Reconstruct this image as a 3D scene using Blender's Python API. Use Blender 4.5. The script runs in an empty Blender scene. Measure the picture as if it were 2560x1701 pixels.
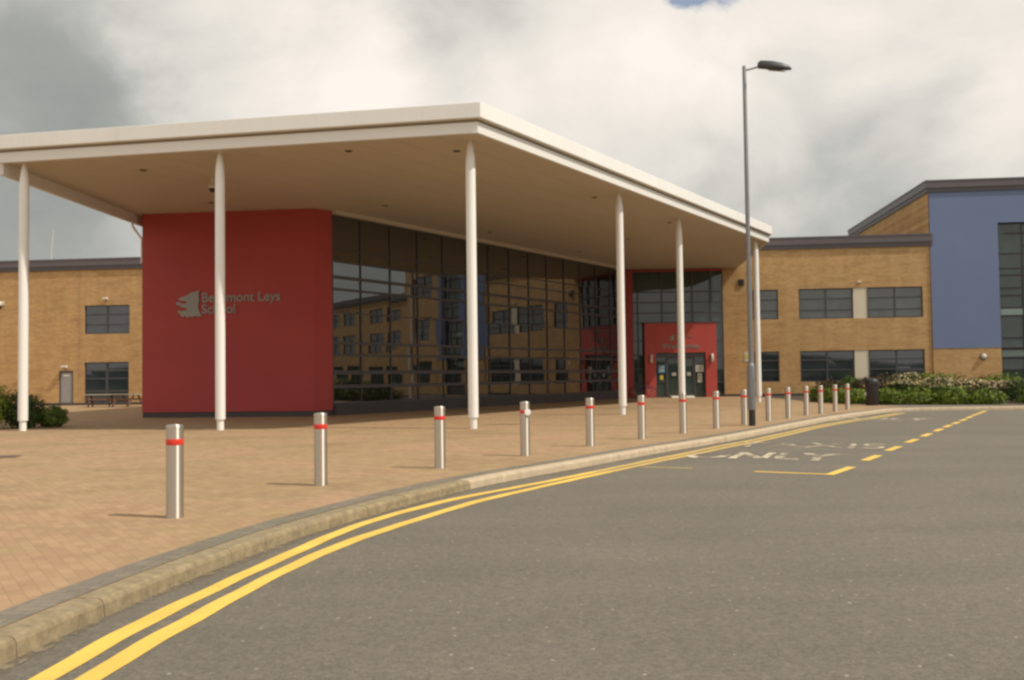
import bpy, bmesh, math, random
from mathutils import Vector, Matrix
random.seed(7)
sc = bpy.context.scene
COL = sc.collection
PI = math.pi

# ------------------------------------------------------------------ materials
def new_mat(name):
    m = bpy.data.materials.new(name); m.use_nodes = True
    nt = m.node_tree
    return m, nt, nt.nodes['Principled BSDF']
def N(nt, typ, **kw):
    n = nt.nodes.new(typ)
    for k, v in kw.items():
        if k.startswith('i_'): n.inputs[k[2:].replace('_', ' ')].default_value = v
        else: setattr(n, k, v)
    return n
def L(nt, a, b): nt.links.new(a, b)
def ramp(nt, fac, stops):
    r = nt.nodes.new('ShaderNodeValToRGB')
    e = r.color_ramp.elements
    while len(e) < len(stops): e.new(0.5)
    for i, (p, c) in enumerate(stops):
        e[i].position = p; e[i].color = (c[0], c[1], c[2], 1)
    L(nt, fac, r.inputs[0]); return r.outputs[0]
def mixc(nt, fac, a, b, mode='MIX'):
    m = nt.nodes.new('ShaderNodeMix'); m.data_type = 'RGBA'; m.blend_type = mode
    for sock, v in ((m.inputs[0], fac), (m.inputs[6], a), (m.inputs[7], b)):
        if hasattr(v, 'links'): L(nt, v, sock)
        elif isinstance(v, (int, float)): sock.default_value = v
        else: sock.default_value = (v[0], v[1], v[2], 1)
    return m.outputs[2]
def sc_(c, k): return (min(1, c[0]*k), min(1, c[1]*k), min(1, c[2]*k))
def coords(nt, scale=(1, 1, 1), rot=(0, 0, 0)):
    t = nt.nodes.new('ShaderNodeTexCoord'); mp = nt.nodes.new('ShaderNodeMapping')
    mp.inputs['Scale'].default_value = scale; mp.inputs['Rotation'].default_value = rot
    L(nt, t.outputs['Object'], mp.inputs[0]); return mp.outputs[0]
def noise(nt, vec, scale, detail=4, rough=.55):
    n = N(nt, 'ShaderNodeTexNoise'); n.inputs['Scale'].default_value = scale
    n.inputs['Detail'].default_value = detail; n.inputs['Roughness'].default_value = rough
    L(nt, vec, n.inputs['Vector']); return n.outputs['Fac']
def simple(name, c, rough=.5, metal=0, var=.12, vs=3, fine=30, spec=.5, bump=0, ior=None, stretch=(1, 1, 1)):
    m, nt, b = new_mat(name)
    v = coords(nt, stretch)
    n1 = noise(nt, v, vs, 5); n2 = noise(nt, v, fine, 3)
    c1 = ramp(nt, n1, [(.3, sc_(c, 1-var)), (.7, sc_(c, 1+var))])
    c2 = mixc(nt, .35, c1, ramp(nt, n2, [(.3, sc_(c, 1-var)), (.7, sc_(c, 1+var))]))
    L(nt, c2, b.inputs['Base Color'])
    b.inputs['Roughness'].default_value = rough; b.inputs['Metallic'].default_value = metal
    b.inputs['Specular IOR Level'].default_value = spec
    if ior: b.inputs['IOR'].default_value = ior
    if bump:
        bp = N(nt, 'ShaderNodeBump'); bp.inputs['Strength'].default_value = bump; bp.inputs['Distance'].default_value = .01
        L(nt, n2, bp.inputs['Height']); L(nt, bp.outputs[0], b.inputs['Normal'])
    return m

def brick_mat(name, c1, c2, mortar, side=False):
    m, nt, b = new_mat(name)
    v = coords(nt, rot=(-PI/2, 0, PI/2 if side else 0))
    br = N(nt, 'ShaderNodeTexBrick')
    br.inputs['Scale'].default_value = 1.0; br.inputs['Brick Width'].default_value = .225; br.inputs['Row Height'].default_value = .075
    br.inputs['Mortar Size'].default_value = .006; br.inputs['Bias'].default_value = -.1
    br.inputs['Color1'].default_value = (*c1, 1); br.inputs['Color2'].default_value = (*c2, 1); br.inputs['Mortar'].default_value = (*mortar, 1)
    L(nt, v, br.inputs['Vector'])
    vv = coords(nt, (.5, .5, 2.4))
    patch = ramp(nt, noise(nt, vv, 1.3, 6, .65), [(.3, (.80, .76, .70)), (.5, (.98, .97, .95)), (.72, (1.10, 1.08, 1.03))])
    col = mixc(nt, 1, br.outputs['Color'], patch, 'MULTIPLY')
    vs = coords(nt, (1, 1, .12))
    streak = ramp(nt, noise(nt, vs, 1.6, 3), [(.35, (.9, .88, .85)), (.6, (1, 1, 1))])
    col = mixc(nt, 1, col, streak, 'MULTIPLY')
    L(nt, col, b.inputs['Base Color']); b.inputs['Roughness'].default_value = .9
    bp = N(nt, 'ShaderNodeBump'); bp.inputs['Strength'].default_value = .25; bp.inputs['Distance'].default_value = .01; bp.invert = True
    L(nt, br.outputs['Fac'], bp.inputs['Height']); L(nt, bp.outputs[0], b.inputs['Normal'])
    return m

def paving_mat(name, c1, c2, mortar, rot, w=.2, h=.1, offset=.5):
    m, nt, b = new_mat(name)
    v = coords(nt, rot=(0, 0, rot))
    br = N(nt, 'ShaderNodeTexBrick'); br.offset = offset
    br.inputs['Scale'].default_value = 1.0; br.inputs['Brick Width'].default_value = w; br.inputs['Row Height'].default_value = h
    br.inputs['Mortar Size'].default_value = .0035; br.inputs['Bias'].default_value = -.05
    br.inputs['Color1'].default_value = (*c1, 1); br.inputs['Color2'].default_value = (*c2, 1); br.inputs['Mortar'].default_value = (*mortar, 1)
    L(nt, v, br.inputs['Vector'])
    v2 = coords(nt)
    big = ramp(nt, noise(nt, v2, .35, 6, .65), [(.3, (.80, .78, .72)), (.48, (.97, .99, .93)), (.56, (1.02, .99, 1.0)), (.75, (1.10, 1.06, 1.02))])
    mid = ramp(nt, noise(nt, v2, 1.7, 5, .7), [(.3, (.86, .84, .82)), (.55, (1, 1, 1)), (.75, (1.1, 1.09, 1.07))])
    fin = ramp(nt, noise(nt, v2, 45, 3, .7), [(.3, (.9, .9, .9)), (.7, (1.08, 1.08, 1.08))])
    col = mixc(nt, 1, br.outputs['Color'], big, 'MULTIPLY'); col = mixc(nt, 1, col, mid, 'MULTIPLY'); col = mixc(nt, 1, col, fin, 'MULTIPLY')
    L(nt, col, b.inputs['Base Color']); b.inputs['Roughness'].default_value = .88
    bp = N(nt, 'ShaderNodeBump'); bp.inputs['Strength'].default_value = .3; bp.inputs['Distance'].default_value = .004; bp.invert = True
    L(nt, br.outputs['Fac'], bp.inputs['Height']); L(nt, bp.outputs[0], b.inputs['Normal'])
    return m

def asphalt_mat(name, c):
    m, nt, b = new_mat(name)
    v = coords(nt)
    base = ramp(nt, noise(nt, v, .35, 5, .6), [(.3, sc_(c, .9)), (.7, sc_(c, 1.08))])
    mid = ramp(nt, noise(nt, v, 9, 6, .75), [(.3, (.84, .84, .85)), (.7, (1.14, 1.13, 1.12))])
    fin = ramp(nt, noise(nt, v, 90, 3, .8), [(.32, (.62, .62, .62)), (.5, (1, 1, 1)), (.68, (1.3, 1.3, 1.28))])
    col = mixc(nt, 1, base, mid, 'MULTIPLY'); col = mixc(nt, 1, col, fin, 'MULTIPLY')
    gr = ramp(nt, noise(nt, v, 26, 4, .75), [(.3, (.72, .72, .72)), (.7, (1.3, 1.3, 1.28))]); col = mixc(nt, 1, col, gr, 'MULTIPLY')
    vs_ = coords(nt, (.12, 1, 1), (0, 0, .55)); track = ramp(nt, noise(nt, vs_, .9, 4, .6), [(.35, (.92, .92, .92)), (.6, (1.03, 1.03, 1.03))]); col = mixc(nt, 1, col, track, 'MULTIPLY')
    vo = N(nt, 'ShaderNodeTexVoronoi'); vo.inputs['Scale'].default_value = 9; L(nt, v, vo.inputs['Vector'])
    spk = ramp(nt, vo.outputs['Distance'], [(.06, (1, 1, 1)), (.14, (0, 0, 0))])
    rnd = N(nt, 'ShaderNodeSeparateColor'); L(nt, vo.outputs['Color'], rnd.inputs[0])
    gt = N(nt, 'ShaderNodeMath', operation='GREATER_THAN'); gt.inputs[1].default_value = .62; L(nt, rnd.outputs[0], gt.inputs[0])
    mu = N(nt, 'ShaderNodeMath', operation='MULTIPLY'); L(nt, spk, mu.inputs[0]); L(nt, gt.outputs[0], mu.inputs[1])
    mu2 = N(nt, 'ShaderNodeMath', operation='MULTIPLY'); L(nt, mu.outputs[0], mu2.inputs[0]); mu2.inputs[1].default_value = .75
    col = mixc(nt, mu2.outputs[0], col, (.42, .37, .3))
    L(nt, col, b.inputs['Base Color']); b.inputs['Roughness'].default_value = .85
    bp = N(nt, 'ShaderNodeBump'); bp.inputs['Strength'].default_value = .35; bp.inputs['Distance'].default_value = .006
    L(nt, noise(nt, v, 70, 3, .7), bp.inputs['Height']); L(nt, bp.outputs[0], b.inputs['Normal'])
    return m

def paint_mat(name, c, under, wear, scale=7):
    """road paint with worn patches through which the asphalt colour shows"""
    m, nt, b = new_mat(name)
    v = coords(nt)
    w = noise(nt, v, scale, 6, .72)
    f = ramp(nt, w, [(wear-.05, (0, 0, 0)), (wear+.05, (1, 1, 1))])
    tone = ramp(nt, noise(nt, v, 2.0, 4), [(.3, sc_(c, .84)), (.7, sc_(c, 1.06))])
    L(nt, tone, b.inputs['Base Color']); b.inputs['Roughness'].default_value = .75
    L(nt, f, b.inputs['Alpha'])
    return m

def glass_mat(name, c, ior=1.9, rough=.015, wav=.0):
    m, nt, b = new_mat(name)
    v = coords(nt)
    col = ramp(nt, noise(nt, v, .8, 3), [(.35, sc_(c, .75)), (.65, sc_(c, 1.25))])
    L(nt, col, b.inputs['Base Color'])
    b.inputs['Roughness'].default_value = rough; b.inputs['IOR'].default_value = ior
    if wav:
        bp = N(nt, 'ShaderNodeBump'); bp.inputs['Strength'].default_value = wav; bp.inputs['Distance'].default_value = .02
        L(nt, noise(nt, v, 1.1, 1), bp.inputs['Height']); L(nt, bp.outputs[0], b.inputs['Normal'])
    return m

def leaf_mat(name, c1, c2, c3, ns=2.2):
    m, nt, b = new_mat(name)
    v = coords(nt)
    g = N(nt, 'ShaderNodeNewGeometry')
    a = ramp(nt, noise(nt, v, ns, 4, .6), [(.3, c1), (.52, c2), (.72, c3)])
    r = ramp(nt, g.outputs['Random Per Island'], [(0, (.55, .58, .5)), (.6, (1, 1, 1)), (1, (1.45, 1.4, 1.15))])
    L(nt, mixc(nt, 1, a, r, 'MULTIPLY'), b.inputs['Base Color'])
    b.inputs['Roughness'].default_value = .55
    b.inputs['Specular IOR Level'].default_value = .3
    return m

AC = (.143, .126, .099)
M = {}
M['white'] = simple('painted_white_metal', (.80, .79, .76), .38, var=.025, vs=.5, fine=8)
M['fascia'] = simple('white_fascia_metal', (.80, .79, .765), .42, var=.04, vs=.5, fine=4, stretch=(1, 1, .3))
M['band'] = simple('white_lower_band', (.74, .725, .69), .42, var=.03, vs=.4, fine=5)
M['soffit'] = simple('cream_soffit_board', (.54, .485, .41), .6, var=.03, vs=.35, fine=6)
M['gap'] = simple('shadow_gap_metal', (.30, .25, .18), .6, var=.05)
M['red'] = simple('red_render', (.385, .059, .054), .62, var=.09, vs=.35, fine=18, spec=.3, bump=.05)
M['red2'] = simple('portal_red_panel', (.46, .070, .058), .5, var=.05, vs=.5, fine=14, spec=.35)
M['dark'] = simple('dark_grey_aluminium', (.066, .062, .070), .42, var=.12, vs=2)
M['frame'] = simple('window_frame_grey', (.055, .055, .062), .4, var=.1, vs=2)
M['plinth'] = simple('dark_plinth', (.06, .053, .055), .7, var=.15, vs=2)
M['parapet'] = simple('grey_roof_flashing', (.115, .098, .105), .45, var=.07, vs=.8, fine=10)
M['parapet2'] = simple('grey_roof_flashing_dark', (.085, .074, .08), .5, var=.07, vs=.8, fine=10)
M['blue'] = simple('blue_render', (.16, .205, .335), .7, var=.05, vs=.4, fine=20, spec=.25)
M['cream'] = simple('cream_infill_panel', (.64, .58, .45), .6, var=.05, vs=2)
M['brick'] = brick_mat('buff_brick', (.54, .345, .15), (.455, .258, .105), (.47, .36, .22))
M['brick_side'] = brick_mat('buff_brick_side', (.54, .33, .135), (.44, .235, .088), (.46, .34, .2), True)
M['pave'] = paving_mat('block_paving', (.375, .25, .139), (.31, .204, .111), (.27, .18, .10), math.radians(57))
M['border'] = paving_mat('grey_border_blocks', (.215, .185, .14), (.165, .145, .115), (.10, .09, .07), 0, .2, .1)
M['asphalt'] = asphalt_mat('worn_asphalt', AC)
M['path'] = asphalt_mat('footpath_asphalt', (.17, .135, .10))
M['kerb_old'] = simple('weathered_kerb_concrete', (.255, .20, .118), .9, var=.36, vs=9, fine=26, bump=.3)
M['kerb_new'] = simple('pale_kerb_concrete', (.45, .36, .25), .88, var=.2, vs=5, fine=40, bump=.3)
M['yellow'] = paint_mat('yellow_road_paint', (.76, .50, .095), AC, .30, 11)
M['yellow_mid'] = paint_mat('worn_yellow_paint', (.60, .41, .12), AC, .33, 6)
M['yellow_faint'] = paint_mat('faded_yellow_paint', (.46, .33, .10), AC, .34, 8)
M['white_paint'] = paint_mat('worn_white_paint', (.68, .59, .43), AC, .505, 2.6)
M['white_paint_faint'] = paint_mat('very_worn_white_paint', (.50, .43, .31), AC, .50, 2.4)
M['glass'] = glass_mat('dark_curtain_glass', (.011, .011, .010), 2.35, .012, .05)
M['glass_w'] = glass_mat('window_glass', (.046, .058, .052), 1.85, .03, .03)
M['glass_b'] = glass_mat('window_glass_blue', (.020, .027, .036), 1.9, .03, .03)
M['glass_s'] = glass_mat('stair_glass', (.030, .050, .045), 1.62, .02, .03)
M['spandrel'] = simple('pale_green_spandrel', (.20, .27, .25), .2, var=.1, vs=1)
M['steel'] = simple('brushed_stainless_steel', (.60, .555, .49), .33, 1, var=.05, vs=4, fine=60, stretch=(6, 6, .6))
_nt = M['steel'].node_tree; _b = _nt.nodes['Principled BSDF']
_b.inputs['Anisotropic'].default_value = .9; _b.inputs['Anisotropic Rotation'].default_value = .25; _b.inputs['Roughness'].default_value = .47
_tg = N(_nt, 'ShaderNodeTangent'); _tg.direction_type = 'RADIAL'; _tg.axis = 'Z'; L(_nt, _tg.outputs[0], _b.inputs['Tangent'])
M['galv'] = simple('galvanised_steel', (.21, .215, .22), .5, .45, var=.12, vs=5, fine=40)
M['redtape'] = simple('red_reflective_band', (.66, .035, .02), .4, var=.05)
M['black'] = simple('black_plastic', (.022, .020, .024), .45, var=.15, vs=4)
M['rubber'] = simple('black_paint', (.020, .019, .018), .6, var=.2, vs=6)
M['lens'] = simple('lamp_lens', (.30, .22, .14), .25, var=.1, vs=6)
M['lampgrey'] = simple('lantern_grey', (.045, .043, .046), .45, var=.1)
M['sign'] = simple('brushed_grey_sign_metal', (.27, .255, .225), .5, .3, var=.06, vs=4)
M['offwhite'] = simple('off_white_plastic', (.62, .58, .48), .5, var=.06)
M['doorgrey'] = simple('grey_door_paint', (.30, .29, .29), .5, var=.05, vs=1.5)
M['paper'] = simple('white_paper', (.60, .58, .50), .8, var=.06, vs=6)
M['bluepaper'] = simple('blue_poster', (.09, .24, .36), .6, var=.15, vs=6)
M['yellowpaper'] = simple('yellow_sticker', (.62, .52, .06), .6, var=.1, vs=6)
M['wood'] = simple('stained_timber', (.16, .085, .055), .75, var=.25, vs=5, stretch=(1, 8, 8))
M['palewood'] = simple('bleached_timber', (.40, .38, .30), .8, var=.15, vs=5, stretch=(1, 8, 8))
M['soil'] = simple('bed_soil', (.07, .05, .03), .95, var=.3, vs=3, bump=.6)
M['grass'] = simple('distant_grass', (.07, .085, .03), .95, var=.3, vs=.05)
M['hill'] = simple('wooded_hills', (.035, .05, .028), .95, var=.35, vs=.06, fine=.5)
M['iron'] = simple('cast_iron', (.20, .14, .09), .75, .3, var=.2, vs=8)
M['bluepaint'] = simple('blue_cycle_paint', (.05, .06, .16), .4, var=.1)
M['leaf_hedge'] = leaf_mat('bright_hedge_leaves', (.060, .10, .006), (.115, .165, .009), (.18, .225, .016))
M['leaf_mid'] = leaf_mat('mid_green_leaves', (.045, .08, .012), (.08, .135, .018), (.13, .19, .03))
M['leaf_dark'] = leaf_mat('dark_green_leaves', (.022, .046, .010), (.04, .078, .015), (.075, .125, .024))
M['leaf_brown'] = leaf_mat('bronze_leaves', (.035, .022, .010), (.065, .045, .020), (.08, .075, .02))
M['leaf_cream'] = leaf_mat('cream_blossom', (.34, .27, .15), (.45, .37, .21), (.52, .44, .27))
M['leaf_left'] = leaf_mat('yellow_green_leaves', (.075, .13, .008), (.15, .23, .014), (.24, .31, .03))
M['silt'] = simple('dull_plate_metal', (.13, .095, .07), .8, var=.2, vs=6)
M['gutter'] = paint_mat('gutter_silt', (.22, .175, .115), AC, .52, 9)
M['stem'] = simple('woody_stem', (.06, .045, .03), .9, var=.2)

# ------------------------------------------------------------------ mesh helpers
class MB:
    def __init__(self): self.v = []; self.f = []; self.smooth = set()
    def quad(self, pts):
        i = len(self.v); self.v += [tuple(p) for p in pts]; self.f.append(tuple(range(i, i+len(pts)))); return self
    def box(self, x0, x1, y0, y1, z0, z1):
        i = len(self.v)
        self.v += [(x0,y0,z0),(x1,y0,z0),(x1,y1,z0),(x0,y1,z0),(x0,y0,z1),(x1,y0,z1),(x1,y1,z1),(x0,y1,z1)]
        for q in ((0,3,2,1),(4,5,6,7),(0,1,5,4),(1,2,6,5),(2,3,7,6),(3,0,4,7)): self.f.append(tuple(i+k for k in q))
        return self
    def prism(self, poly, z0, z1, cap=True):
        n = len(poly); i = len(self.v)
        self.v += [(p[0],p[1],z0) for p in poly] + [(p[0],p[1],z1) for p in poly]
        for k in range(n): self.f.append((i+k, i+(k+1)%n, i+n+(k+1)%n, i+n+k))
        if cap: self.f.append(tuple(i+n-1-k for k in range(n))); self.f.append(tuple(i+n+k for k in range(n)))
        return self
    def lathe(self, prof, cx=0, cy=0, n=24, smooth=True):
        """prof: list of (r,z) bottom to top round the vertical axis"""
        i = len(self.v); m = len(prof)
        for r, z in prof:
            for k in range(n):
                a = 2*PI*k/n; self.v.append((cx+r*math.cos(a), cy+r*math.sin(a), z))
        for j in range(m-1):
            for k in range(n):
                if smooth: self.smooth.add(len(self.f))
                self.f.append((i+j*n+k, i+j*n+(k+1)%n, i+(j+1)*n+(k+1)%n, i+(j+1)*n+k))
        self._caps(i, i+(m-1)*n, n)
        return self
    def tube(self, path, r, n=10, r_end=None):
        path = [Vector(p) for p in path]; i = len(self.v); m = len(path)
        for j, p in enumerate(path):
            d = (path[min(j+1, m-1)]-path[max(j-1, 0)]).normalized()
            a = d.cross(Vector((0,0,1)) if abs(d.z) < .95 else Vector((1,0,0))).normalized(); b = d.cross(a)
            rr = r if r_end is None else r+(r_end-r)*j/(m-1)
            for k in range(n):
                t = 2*PI*k/n; self.v.append(tuple(p+a*math.cos(t)*rr+b*math.sin(t)*rr))
        for j in range(m-1):
            for k in range(n):
                self.smooth.add(len(self.f)); self.f.append((i+j*n+k, i+j*n+(k+1)%n, i+(j+1)*n+(k+1)%n, i+(j+1)*n+k))
        self._caps(i, i+(m-1)*n, n)
        return self
    def _caps(self, a, b, n):
        # end caps get vertices of their own so the smooth side keeps true normals
        j = len(self.v); self.v += [self.v[a+k] for k in range(n)]; self.f.append(tuple(j+n-1-k for k in range(n)))
        j = len(self.v); self.v += [self.v[b+k] for k in range(n)]; self.f.append(tuple(j+k for k in range(n)))
    def torus(self, c, R, r, axis='y', n=28, m=8):
        i = len(self.v)
        for k in range(n):
            a = 2*PI*k/n
            for j in range(m):
                b = 2*PI*j/m; rr = R+r*math.cos(b); h = r*math.sin(b)
                self.v.append((c[0]+rr*math.cos(a), c[1]+h, c[2]+rr*math.sin(a)))
        for k in range(n):
            for j in range(m):
                self.smooth.add(len(self.f))
                self.f.append((i+k*m+j, i+((k+1)%n)*m+j, i+((k+1)%n)*m+(j+1)%m, i+k*m+(j+1)%m))
        return self
    def build(self, name, mat, parent=None, loc=None, rotz=0, bevel=0, recalc=True):
        me = bpy.data.meshes.new(name); me.from_pydata(self.v, [], self.f)
        for k in self.smooth: me.polygons[k].use_smooth = True
        if recalc:
            bm = bmesh.new(); bm.from_mesh(me); bmesh.ops.recalc_face_normals(bm, faces=bm.faces); bm.to_mesh(me); bm.free()
        me.materials.append(mat)
        o = bpy.data.objects.new(name, me); COL.objects.link(o)
        if parent: o.parent = parent
        if loc: o.location = loc
        o.rotation_euler.z = rotz
        if bevel:
            b = o.modifiers.new('edge_bevel', 'BEVEL'); b.width = bevel; b.segments = 2; b.limit_method = 'ANGLE'
        return o
def tag(o, label=None, cat=None, group=None, kind=None):
    for k, v in (('label', label), ('category', cat), ('group', group), ('kind', kind)):
        if v: o[k] = v
    return o
def empty(name, loc, rotz, label, cat, group=None):
    o = bpy.data.objects.new(name, None); COL.objects.link(o); o.location = loc; o.rotation_euler.z = rotz
    o.empty_display_size = .3
    return tag(o, label, cat, group)
def copy_tree(o, parent=None):
    c = o.copy(); COL.objects.link(c); c.parent = parent
    for ch in list(o.children): copy_tree(ch, c)
    return c

def catmull(P, n=8):
    out = []
    for i in range(len(P)-1):
        p0 = P[max(i-1, 0)]; p1 = P[i]; p2 = P[i+1]; p3 = P[min(i+2, len(P)-1)]
        for k in range(n):
            t = k/n
            out.append(tuple(.5*((2*p1[a])+(-p0[a]+p2[a])*t+(2*p0[a]-5*p1[a]+4*p2[a]-p3[a])*t*t+(-p0[a]+3*p1[a]-3*p2[a]+p3[a])*t**3) for a in (0, 1)))
    out.append(tuple(P[-1])); return out
def offset_path(P, d):
    """d>0 shifts to the right of travel; d may be a function of the point"""
    out = []
    for i, p in enumerate(P):
        a = P[max(i-1, 0)]; b = P[min(i+1, len(P)-1)]
        tx, ty = b[0]-a[0], b[1]-a[1]; l = math.hypot(tx, ty)
        dd = d(p) if callable(d) else d
        out.append((p[0]+ty/l*dd, p[1]-tx/l*dd))
    return out
def strip(mb, A, B, zA, zB):
    i = len(mb.v); n = len(A)
    mb.v += [(p[0], p[1], zA) for p in A] + [(p[0], p[1], zB) for p in B]
    for k in range(n-1): mb.f.append((i+k, i+k+1, i+n+k+1, i+n+k))

# ------------------------------------------------------------------ setting: ground, road, kerb, paving
RZ = -.12
kt = [(-3.6, -22), (-3.45, -8), (-3.3, 0), (-3.12, 3.6), (-2.97, 5.3), (-2.8, 6.75), (-2.58, 8.0), (-2.28, 9.3), (-1.86, 10.6), (-1.32, 12.05), (-.58, 13.65),
      (.12, 14.85), (.84, 15.98), (2.52, 18.7), (4.55, 21.75), (6.32, 24.7), (9.67, 30.34), (12.1, 33.95), (13.4, 35.75)]
K = catmull(kt, 8) + [(13.75, 36.2), (14.15, 36.65), (14.65, 37.0), (15.3, 37.2), (16.2, 37.3), (20, 37.4), (30, 37.5), (60, 37.9)]
def clip(P, a, b): return P[a:b]

tag(MB().quad([(-900,-900,-.30),(900,-900,-.30),(900,900,-.30),(-900,900,-.30)]).build('ground', M['grass']), kind='structure')
# hills / wooded skyline all round, behind the camera and behind the school
hb = MB(); n = 120; ring = []
for k in range(n+1):
    a = 2*PI*k/n; h = 7+4*math.sin(3*a+1)+2.2*math.sin(11*a)+random.uniform(-1, 1)
    ring.append((a, h))
i0 = 0
for k in range(n):
    a, h = ring[k]; b, g = ring[k+1]
    hb.quad([(330*math.cos(a),330*math.sin(a),-.3),(330*math.cos(b),330*math.sin(b),-.3),(350*math.cos(b),350*math.sin(b),g),(350*math.cos(a),350*math.sin(a),h)])
    hb.quad([(350*math.cos(a),350*math.sin(a),h),(350*math.cos(b),350*math.sin(b),g),(420*math.cos(b),420*math.sin(b),-.3),(420*math.cos(a),420*math.sin(a),-.3)])
tag(hb.build('hills', M['hill']), kind='structure')

mb = MB(); edge = offset_path(K, .12)
mb.quad([(p[0], p[1], RZ) for p in edge] + [(60, -60, RZ), (edge[0][0], -60, RZ)])
road = tag(mb.build('road', M['asphalt'], recalc=False), kind='structure')
if road.data.polygons[0].normal.z < 0: road.data.flip_normals()

CORNER = next(i for i, p in enumerate(K) if p[0] > 15.25)
BED = [(15.05, 41.0), (15.5, 40.55), (18.8, 39.25), (20.3, 38.75), (60, 39.2)]
mb = MB()
poly = [(p[0], p[1]) for p in K[:CORNER+1]] + [(15.3, 38.9), (15.05, 41.0), (14.45, 43.8), (14.4, 47.0), (14.6, 59.0), (13.0, 62), (-60, 66), (-60, -22)]
mb.quad([(p[0], p[1], 0) for p in poly])
pv = tag(mb.build('pavement', M['pave'], recalc=False), kind='structure')
if pv.data.polygons[0].normal.z < 0: pv.data.flip_normals()
mb = MB(); mb.quad([(p[0], p[1], 0) for p in K[CORNER:]] + [(60, 39.2, 0), (20.3, 38.75, 0), (18.8, 39.25, 0), (15.5, 40.55, 0), (15.05, 41.0, 0), (15.3, 38.9, 0)])
fp = tag(mb.build('footpath', M['path'], recalc=False), kind='structure')
if fp.data.polygons[0].normal.z < 0: fp.data.flip_normals()
mb = MB(); mb.quad([(14.45,43.8,-.002),(15.05,41.0,-.002),(15.5,40.55,-.002),(18.8,39.25,-.002),(20.3,38.75,-.002),(60,39.2,-.002),(60,52,-.002),(14.6,59.0,-.002),(14.4,47,-.002)])
bd = tag(mb.build('planting_bed', M['soil'], recalc=False), kind='structure')
if bd.data.polygons[0].normal.z < 0: bd.data.flip_normals()

def kerb(name, P, mat):
    """kerb stones ~0.9 m long, each a slightly separate block with a chamfered front edge"""
    mb = MB()
    # resample by arc length
    d = [0]
    for a, b in zip(P, P[1:]): d.append(d[-1]+math.hypot(b[0]-a[0], b[1]-a[1]))
    def at(s):
        for i in range(len(P)-1):
            if d[i+1] >= s:
                t = (s-d[i])/(d[i+1]-d[i]+1e-9); return (P[i][0]+(P[i+1][0]-P[i][0])*t, P[i][1]+(P[i+1][1]-P[i][1])*t)
        return P[-1]
    s = 0
    while s < d[-1]-.05:
        e = min(s+.915, d[-1]); g = .0025
        q = [at(s+g+(e-s-2*g)*k/3) for k in range(4)]
        dz = random.uniform(-.002, .002); dy = random.uniform(-.003, .003)
        prof = [(.0, -.2), (.0, .002+dz), (.158+dy, .001+dz), (.180+dy, -.012+dz), (.192+dy, -.035), (.205+dy, -.2)]
        rows = [offset_path(q, o) for o, _ in prof]
        i = len(mb.v)
        for (o, z), r in zip(prof, rows): mb.v += [(p[0], p[1], z) for p in r]
        for j in range(len(prof)-1):
            for k in range(3): mb.f.append((i+j*4+k, i+j*4+k+1, i+(j+1)*4+k+1, i+(j+1)*4+k))
        mb.f.append(tuple(i+j*4 for j in range(len(prof)))); mb.f.append(tuple(i+j*4+3 for j in reversed(range(len(prof)))))
        s = e
    return tag(mb.build(name, mat), kind='structure')
SPLIT = min(range(len(K)), key=lambda i: abs(K[i][0]+.75)+abs(K[i][1]-13.3))
kerb('kerb', K[:SPLIT+1], M['kerb_old']); kerb('kerb', K[SPLIT:], M['kerb_new'])
mb = MB(); P = K[16:]; strip(mb, offset_path(P, -.012), offset_path(P, -.265), .004, .004)
tag(mb.build('paving_border', M['border']), kind='structure')
# silt strip in the gutter
def line_on_road(name, A, B, mat, z): 
    mb = MB(); strip(mb, A, B, z, z); o = mb.build(name, mat, recalc=False)
    if o.data.polygons[0].normal.z < 0: o.data.flip_normals()
    return tag(o, kind='structure')
Y1 = catmull([(-2.62,-6),(-2.5,1),(-2.45,3.8),(-2.42,5.0),(-2.365,5.95),(-2.25,6.85),(-2.0,8.25),(-1.62,10.1),(-.9,11.85),(-.42,12.68),(.09,13.43),(.72,14.40),(1.85,16.3),(3.05,18.25),(4.4,20.5),(5.74,22.6),(8.95,28.05),(12.63,33.3),(14.1,35.5)], 8)
Y2 = catmull([(-2.38,-6),(-2.26,1),(-2.2,3.8),(-2.18,5.0),(-2.09,6.05),(-1.87,7.6),(-1.49,9.25),(-.83,10.98),(-.42,11.95),(.08,12.87),(.85,14.2),(1.92,16.02),(3.12,17.95),(4.47,20.15),(5.9,22.4),(9.12,27.9),(12.78,33.1),(14.25,35.3)], 8)
for P_ in (Y1, Y2):
    wob = lambda w: (lambda p: w+.007*math.sin(p[1]*2.1+w*9)+.005*math.sin(p[1]*7.3))
    k_ = next(i for i, p in enumerate(P_) if p[1] > 15.2)
    for Q, m_ in ((P_[:k_+1], M['yellow']), (P_[k_:], M['yellow_mid'])):
        line_on_road('yellow_line', offset_path(Q, wob(-.072)), offset_path(Q, wob(.072)), m_, RZ+.004)
line_on_road('gutter_silt', offset_path(K[8:], .19), offset_path(K[8:], lambda p: .275+.03*math.sin(p[1]*1.7)), M['gutter'], RZ+.004)
def bar(a, b, w, mat, name='bay_marking', z=RZ+.004):
    dx, dy = b[0]-a[0], b[1]-a[1]; l = math.hypot(dx, dy); nx, ny = -dy/l*w/2, dx/l*w/2
    o = MB().quad([(a[0]+nx,a[1]+ny,z),(a[0]-nx,a[1]-ny,z),(b[0]-nx,b[1]-ny,z),(b[0]+nx,b[1]+ny,z)]).build(name, mat, recalc=False)
    if o.data.polygons[0].normal.z < 0: o.data.flip_normals()
    return tag(o, kind='structure')
bar((2.1, 16.05), (2.88, 15.66), .11, M['yellow_faint'])
bar((3.72, 15.05), (4.70, 14.47), .11, M['yellow'])
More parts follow.
